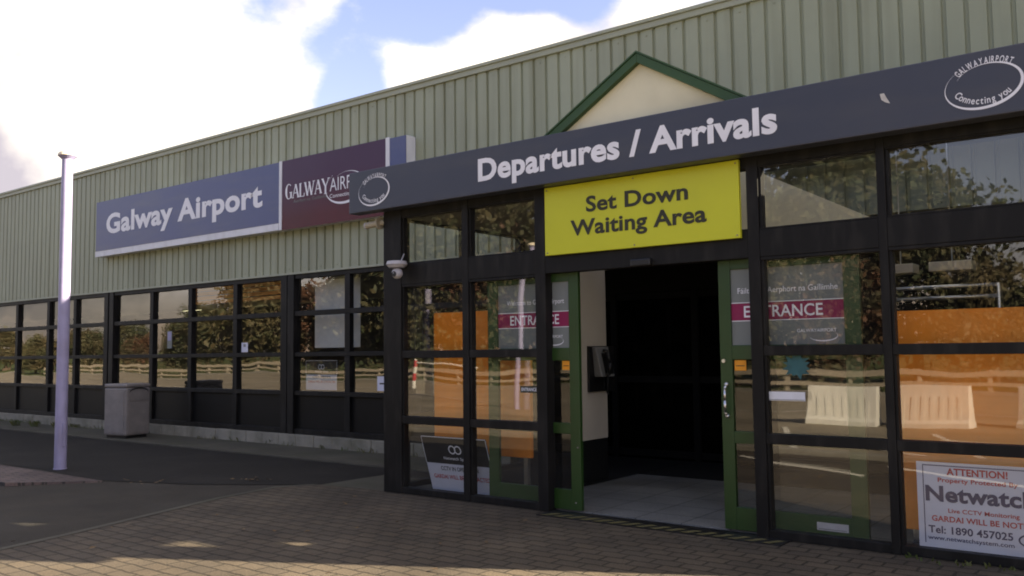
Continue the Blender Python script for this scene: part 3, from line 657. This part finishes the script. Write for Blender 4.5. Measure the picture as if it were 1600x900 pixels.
cctv_poster('security_poster', (-6.2, .2, 0), 'black and white CCTV poster leaning inside the lowest left porch panes',
            lambda x, z, d: (-6.62 + x, .27 - z * math.sin(ln) + d * math.cos(ln), .018 + z * math.cos(ln) + d * math.sin(ln)), .89, hh)
cctv_poster('security_poster', (-11.2, 2.6, .92), 'small CCTV poster standing in the terminal window next to the porch',
            lambda x, z, d: (-11.60 + x, 2.60 + d, .915 + z), .76, .48)
def sticker(name, x0, x1, y, z0, z1, m, label, bandm=None, band=None, text=None, cat='sticker'):
    p = thing(name, ((x0 + x1) / 2, y, z0), label, cat)
    MB().box(x0, x1, y - .003, y, z0, z1).build('sheet', m, p)
    if band: MB().quad((x0 + band[0] * (x1 - x0), y - .0045, z0 + band[1] * (z1 - z0)), (x0 + band[2] * (x1 - x0), y - .0045, z0 + band[1] * (z1 - z0)), (x0 + band[2] * (x1 - x0), y - .0045, z0 + band[3] * (z1 - z0)), (x0 + band[0] * (x1 - x0), y - .0045, z0 + band[3] * (z1 - z0))).build('print', bandm, p)
    if text:
        t = MB(); put_text(t, text, x0 + .08 * (x1 - x0), x1 - .08 * (x1 - x0), z0 + .25 * (z1 - z0), .5 * (z1 - z0), y - .005, .015); t.build('lettering', bandm, p)
    return p
sticker('door_sticker', -3.065, -2.965, .1175, 1.32, 1.405, M['sticker'], 'orange sticker on the open door leaf with the silver handle', M['ink'], (.12, .42, .88, .5))
sticker('door_sticker', -4.80, -4.715, .1175, 1.32, 1.405, M['sticker'], 'orange sticker on the open door leaf nearer the payphone', M['ink'], (.12, .42, .88, .5))
sticker('notice_strip', -2.755, -2.46, .05, 1.085, 1.155, M['whitebox'], 'blank white strip on the pane right of the door handle', M['greyplastic'], (.02, .06, .98, .14), cat='notice')
sticker('entrance_label', -5.255, -5.04, .05, 1.10, 1.165, M['ink'], 'little dark ENTRANCE label on the pane left of the doors', M['white'], text='ENTRANCE', cat='label')
sticker('small_label', -2.42, -2.18, .0985, .095, .155, M['camera'], 'white label low on the foot rail of the right door leaf', M['greyplastic'], (.05, .12, .95, .25), cat='label')
sticker('window_sticker', -13.29, -13.11, YF + .055, 1.545, 1.71, M['paper'], 'small white sticker low in a middle row pane left of the blind', M['greyplastic'], (.3, .55, .7, .85))
sticker('window_sticker', -15.65, -15.49, YF + .055, 1.64, 1.97, M['decal'], 'tall blue and grey sticker in the window pane right above the bin', M['pole'], (.1, .45, .9, .95))
sticker('paper_notice', -9.88, -9.62, YF + .055, .93, 1.15, M['paper'], 'white paper notice in the terminal window hard against the porch post', M['ink'], (.2, .45, .8, .55), cat='notice')
tp = thing('round_sticker', (-2.5, .05, 1.3), 'faded teal round sticker on the pane above the blank white strip', 'sticker')
random.seed(8); MB().prism_y([(-2.52 + (.13 if k % 2 else .085) * random.uniform(.8, 1.15) * math.cos(k * .2618), 1.36 + (.10 if k % 2 else .07) * random.uniform(.8, 1.15) * math.sin(k * .2618)) for k in range(24)], .047, .05).build('sheet', M['teal'], tp)

# ------------------------------------------------------------------ cameras on the porch
c = thing('dome_camera', (-6.86, -.1, 2.4), 'pale grey dome CCTV camera on the porch corner post', 'security camera')
MB().tube((-6.80, -.09, 2.415), (-6.80, -.09, 2.45), .085, .115, 20).tube((-6.80, -.09, 2.45), (-6.80, -.09, 2.485), .115, .105, 20).build('hood', M['camera'], c, smooth=False)
MB().box(-6.86, -6.74, -.09, .0, 2.43, 2.47).build('bracket', M['camera'], c, bevel=.006)
MB().ball((-6.79, -.095, 2.355), .062).build('dome', M['camera'], c, smooth=True)
MB().tube((-6.785, -.155, 2.345), (-6.785, -.145, 2.345), .03, n=14).build('lens', M['black'], c)
MB().path([(-6.78, -.05, 2.48), (-6.775, -.03, 2.53), (-6.775, -.006, 2.57)], .006).build('cable', M['camera'], c)
c = thing('bullet_camera', (-7.1, .05, 2.94), 'cream bullet CCTV camera poking out under the fascia sign end', 'security camera')
MB().tube((-7.34, -.02, 2.93), (-7.15, .0, 2.945), .035, .035, 16).build('body', M['cambody'], c)
MB().tube((-7.36, -.022, 2.928), (-7.341, -.02, 2.93), .038, .038, 16).build('lens', M['camera'], c)
MB().tube((-7.17, -.002, 2.943), (-7.15, .0, 2.945), .07, .07, 18).tube((-7.149, .0, 2.945), (-7.102, .03, 2.945), .03, .03, 12).build('bracket', M['cambody'], c)

# ------------------------------------------------------------------ lamp posts
LP = thing('lamp_post', (-12.24, -1.04, 0), 'slim lilac grey lamp post on the asphalt before the terminal windows', 'lamp post', 'lamp posts')
MB().tube((-12.24, -1.04, 0), (-12.24, -1.04, 4.22), .078, .070, 24, cap=False).build('pole', M['pole'], LP, smooth=True)
MB().tube((-12.24, -1.04, -.02), (-12.24, -1.04, .008), .088, .084, 20).build('base_plate', M['pole'], LP)
MB().box(-12.19, -12.15, -1.06, -1.02, .3, .62).build('access_door', M['pole'], LP, bevel=.004)
MB().tube((-12.24, -1.04, 4.22), (-12.24, -1.04, 4.27), .070, .125, 24).build('lamp_holder', M['pole'], LP)
MB().tube((-12.24, -1.04, 4.271), (-12.24, -1.04, 4.30), .125, .12, 24).ball((-12.24, -1.04, 4.30), .11, 1, 1, .45, 20).build('lantern', M['lamp'], LP, smooth=False)
def copy_tree(o, parent=None):
    c_ = o.copy(); COL.objects.link(c_)
    if parent: c_.parent = parent
    for ch in list(o.children): copy_tree(ch, c_)
    return c_
l2 = copy_tree(LP); l2.location = (-13.9, -11.5, 0); l2['label'] = 'lamp post across the road, reflected left of the doors'

# ------------------------------------------------------------------ litter bin
lb = thing('litter_bin', (-15.6, 1.78, .022), 'square taupe litter bin with an arched flap against the terminal plinth', 'litter bin')
bx0, bx1, by0, by1 = -15.95, -15.35, 1.52, 2.04
MB().box(bx0, bx1, by0, by1, .07, .93).build('body', M['bin'], lb, bevel=.03)
MB().box(bx0 + .04, bx1 - .04, by0 + .04, by1 - .04, .022, .07).build('foot', M['black'], lb)
MB().box(bx0 - .004, bx1 + .004, by0 - .004, by1 + .004, .931, 1.0).build('lid', M['bin'], lb, bevel=.025)
fl = MB(); ym = (by0 + by1) / 2; ap = [(ym - .2, .70)] + [(ym - .2 * math.cos(math.radians(a)), .84 + .07 * math.sin(math.radians(a))) for a in range(0, 181, 15)] + [(ym + .2, .70)]
n_ = len(ap); fl.add([(bx1 + .001, y, z) for y, z in ap] + [(bx1 + .012, y, z) for y, z in ap], [tuple(range(n_)), tuple(range(2 * n_ - 1, n_ - 1, -1))] + [(i, (i + 1) % n_, (i + 1) % n_ + n_, i + n_) for i in range(n_)])
fl.build('flap', M['bin'], lb)
sl2 = MB()
for (ya, za), (yb, zb) in zip(ap[1:-2], ap[2:-1]): sl2.hexa([(bx1 + .0125, ya, za - .005), (bx1 + .0125, yb, zb - .005), (bx1 + .016, yb, zb - .005), (bx1 + .016, ya, za - .005)], [(bx1 + .0125, ya, za + .02), (bx1 + .0125, yb, zb + .02), (bx1 + .016, yb, zb + .02), (bx1 + .016, ya, za + .02)])
sl2.build('flap_slot', M['black'], lb)
lb.rotation_euler.z = .17
MB().box(bx1 + .001, bx1 + .009, by0 + .05, by1 - .05, .12, .66).build('door_panel', M['bin'], lb, bevel=.003); MB().box(bx0 + .06, bx1 - .06, by0 - .009, by0 - .001, .12, .86).build('side_panel', M['bin'], lb, bevel=.003)

# ------------------------------------------------------------------ inside the porch
def board(x0, x1, y, z0, z1, label):
    b_ = thing('display_board', ((x0 + x1) / 2, y, 0), label, 'display board', 'orange boards in the lobby')
    MB().box(x0, x1, y, y + .05, z0, z1).build('panel', M['orange'], b_, bevel=.006)
    MB().box(x0 + .08, x0 + .13, y + .055, y + .10, .012, z1 - .1).build('leg', M['steel'], b_); MB().box(x1 - .13, x1 - .08, y + .055, y + .10, .012, z1 - .1).build('leg', M['steel'], b_)
board(-6.72, -5.40, .40, .42, 1.935, 'orange board standing in the lobby behind the left porch panes')
board(-1.885, -.98, .38, .12, 1.775, 'orange board behind the far right panes, over the security notice')
rs = thing('rail_stand', (-1.5, 1.3, 0), 'silver tube rail frame showing above the right orange board', 'rail')
r_ = MB()
for x in (-2.06, -1.24): r_.tube((x, 1.1, .012), (x, 1.1, 2.0), .022, n=10)
for z in (1.90, 1.99): r_.tube((-2.06, 1.1, z), (-1.24, 1.1, z), .016, n=10)
r_.build('tubes', M['steel'], rs, smooth=True)
for k, (x0, x1, lb_) in enumerate([(-2.15, -1.9, 'short hanging box light nearest the post above the right orange board'), (-1.78, -1.45, 'longer hanging box light above the right orange board')]):
    h_ = thing('hanging_light', ((x0 + x1) / 2, 1.3, 2.2), lb_, 'light fitting', 'hanging box lights')
    MB().box(x0, x1, 1.2, 1.4, 2.13, 2.21).build('housing', M['cream_in'], h_, bevel=.006); MB().tube(((x0 + x1) / 2, 1.3, 2.21), ((x0 + x1) / 2, 1.3, 3.4), .006, n=6).build('rod', M['steel'], h_)

# ------------------------------------------------------------------ across the road (mirrored in the glass)
def barrier(x, y, rz, first=None, label=None):
    if first: c_ = copy_tree(first)
    else:
        c_ = thing('road_barrier', (0, 0, 0), '', 'barrier', 'white plastic barriers across the road')
        m_ = MB(); Lh = .68
        pr = [(-.26, 0), (.26, 0), (.26, .10), (.20, .16), (.13, .60), (.10, .78), (-.10, .78), (-.13, .60), (-.20, .16), (-.26, .10)]
        m_.add([(-Lh, a, b) for a, b in pr] + [(Lh, a, b) for a, b in pr], [tuple(range(10)), tuple(range(19, 9, -1))] + [(i, i + 10, (i + 1) % 10 + 10, (i + 1) % 10) for i in range(10)])
        m_.build('shell', M['barrier'], c_, bevel=.012)
        rb = MB()
        for k in range(7):
            x_ = -.5 + k * .16; rb.hexa([(x_, -.211, .12), (x_ + .07, -.211, .12), (x_ + .07, .211, .12), (x_, .211, .12)], [(x_, -.143, .58), (x_ + .07, -.143, .58), (x_ + .07, .143, .58), (x_, .143, .58)])
        rb.build('rib_panel', M['barrier'], c_)
        MB().box(-.66, -.621, -.05, .05, .1, .5).build('coupling', M['barrier'], c_)
    c_.location = (x, y, -.012); c_.rotation_euler = (0, 0, rz); c_['label'] = label; return c_
b0 = barrier(-4.05, -11.0, .05, None, 'white plastic road barrier mirrored in the orange backed panes')
barrier(-5.65, -10.9, -.06, b0, 'white plastic road barrier mirrored right of the open doors')
barrier(-2.0, -11.3, .3, b0, 'white plastic road barrier turned askew, furthest right across the road')
gr_ = thing('guard_rail', (-20, -24.5, 0), 'long low timber guard rail along the far side of the road', 'fence')
for k in range(42):
    MB().box(-78 + k * 2.2, -77.88 + k * 2.2, -24.56, -24.44, -.03, .72).build('post', M['wood'], gr_)
MB().box(-78.5, 14, -24.439, -24.39, .52, .70).build('rail', M['wood'], gr_); MB().box(-78.5, 14, -24.439, -24.39, .22, .33).build('rail', M['wood'], gr_)
rp = thing('striped_post', (-25, -19, 0), 'red and white striped post of a parking gate across the road', 'post')
for k in range(4): MB().tube((-25, -19, k * .3), (-25, -19, k * .3 + .3), .09, n=14).build('stripe', M['red'] if k % 2 else M['barrier'], rp)
MB().tube((-25, -19, 1.2), (-25, -19, 1.26), .1, .05, n=14).build('cap', M['barrier'], rp)
MB().tube((-24.9, -19, 1.1), (-21.5, -19, .95), .035, n=8).build('arm', M['barrier'], rp)

def leaves(mb, pts, n, rad, size):
    for _ in range(n):
        c0 = random.choice(pts); d = Vector((random.gauss(0, 1), random.gauss(0, 1), random.gauss(0, .8))); 
        if d.length > 2.2: d *= 2.2 / d.length
        p = Vector(c0[:3]) + d * c0[3] * .5
        a = Vector((random.gauss(0, 1), random.gauss(0, 1), random.gauss(0, 1))).normalized(); b = a.orthogonal().normalized(); b.rotate(Matrix.Rotation(random.uniform(0, 6.28), 3, a)); q = a.cross(b)
        s_ = size * random.uniform(.6, 1.4); mb.quad(p - b * s_, p + q * s_ * .55, p + b * s_, p - q * s_ * .55)
def make_tree(name, H, R_, m, seed, n=7500, size=.17):
    random.seed(seed); t_ = thing(name, (0, 0, 0), '', 'tree', 'trees beyond the guard rail')
    k = MB(); k.tube((0, 0, -.1), (.1, .05, H * .35), .22 * H / 8, .15 * H / 8, 10); k.tube((.1, .05, H * .35), (0, .1, H * .8), .15 * H / 8, .04, 8)
    cl_ = []
    for i in range(34):
        a = random.uniform(0, 6.28); z = H * random.uniform(.25, .97); rr = R_ * math.sin(math.pi * min(1, (z / H - .12) / .95)) ** .7 * random.uniform(.35, 1.0)
        e_ = (rr * math.cos(a), rr * math.sin(a), z); cl_.append((*e_, R_ * random.uniform(.34, .6)))
        k.tube((.05, .05, z * .72), e_, .05 * H / 8, .015, 6)
    k.build('trunk', M['bark'], t_)
    c_ = MB(); leaves(c_, cl_, n, R_, size); c_.build('crown', m, t_); return t_
protos = [make_tree('broadleaf_tree', 9.0, 3.4, M['leafd'], 1, 10000), make_tree('autumn_tree', 6.5, 2.8, M['leafo'], 2), make_tree('russet_tree', 6.0, 2.4, M['leafr'], 3, 6500)]
LBL = ['tall dark broadleaf tree beyond the guard rail', 'yellowing autumn tree beyond the guard rail', 'russet leaved tree beyond the guard rail']
random.seed(21); spots = [(0, -13.5, -32, 1.28), (0, -9.8, -34, 1.0), (1, -6.2, -31, .7), (1, -2, -34, .62), (0, -18, -33, .95), (2, -22, -29.5, 1.1), (0, -26, -32, 1.15), (0, -29.5, -31.5, 1.35), (0, -34, -32, 1.4), (0, -38.5, -31, 1.35), (0, -43, -32, 1.3), (1, -15.5, -28.5, .9), (2, -11, -28.5, .75)]
for x in range(-110, -28, 4): spots.append((random.choice((0, 1, 1, 2)), x + random.uniform(-1.5, 1.5), -31 + random.uniform(-3, 2), random.uniform(1.0, 1.3) if x > -66 else random.uniform(.42, .68)))
used = set()
for k, x, y, s_ in spots:
    o = copy_tree(protos[k]) if k in used else protos[k]; used.add(k)
    o.location = (x, y, -.03); o.scale = (s_, s_, s_); o.rotation_euler = (0, 0, random.uniform(0, 6.28)); o['label'] = LBL[k]
hd = MB(); random.seed(9)
leaves(hd, [(-80 + i * .8, -26.3 + random.uniform(-.3, .3), random.uniform(.2, .75), .8) for i in range(118)], 7000, 1, .10)
tag(hd.build('hedge', M['leafo']), 'low ragged hedge running behind the guard rail', 'hedge')

# ------------------------------------------------------------------ weeds and litter
wd_ = MB(); random.seed(4)
def tuft(mb, x, y, z, n, h):
    for _ in range(n):
        a = random.uniform(0, 6.28); l_ = h * random.uniform(.5, 1.2); px, py = x + random.gauss(0, .06), y + random.gauss(0, .04); dx, dy = math.cos(a) * l_ * .6, math.sin(a) * l_ * .6
        mb.quad((px - .008, py, z), (px + .008, py, z), (px + dx * .5 + .006, py + dy * .5, z + l_ * .75), (px + dx, py + dy, z + l_))
for _ in range(60): tuft(wd_, random.choice((random.uniform(-24, -16.2), random.uniform(-24, -8))), 2.38 + random.uniform(-.03, .02), .02, 9, .07)
for x, y in ((-20.5, 1.9), (-19.8, 2.0), (-19.0, 2.1)): tuft(wd_, x, y, .02, 40, .12)
for _ in range(10): tuft(wd_, random.uniform(-1.8, -.6), -.04, 0, 6, .035)
o = wd_.build('weeds', M['weed']); o['kind'] = 'stuff'; o['label'] = 'small weeds along the plinth and paving joints'
lf = MB()
def fallen(x, y, n, r):
    for _ in range(n):
        px, py = x + random.gauss(0, r), y + random.gauss(0, r * .6); a = random.uniform(0, 6.28); s_ = random.uniform(.015, .035)
        lf.quad(*[(px + s_ * math.cos(a + q) * k, py + s_ * math.sin(a + q) * k, .004 + random.uniform(.004, .02)) for q, k in ((0, 1), (1.6, .6), (3.14, 1), (4.7, .6))])
fallen(-9.1, -.25, 14, .12); fallen(-10.0, -1.1, 8, .2)
for _ in range(40): fallen(random.uniform(-8, -2), random.uniform(-4, -.1), 1, .1)
o = lf.build('leaf_litter', M['dry']); o['kind'] = 'stuff'; o['label'] = 'scattered dry leaves on the paving'
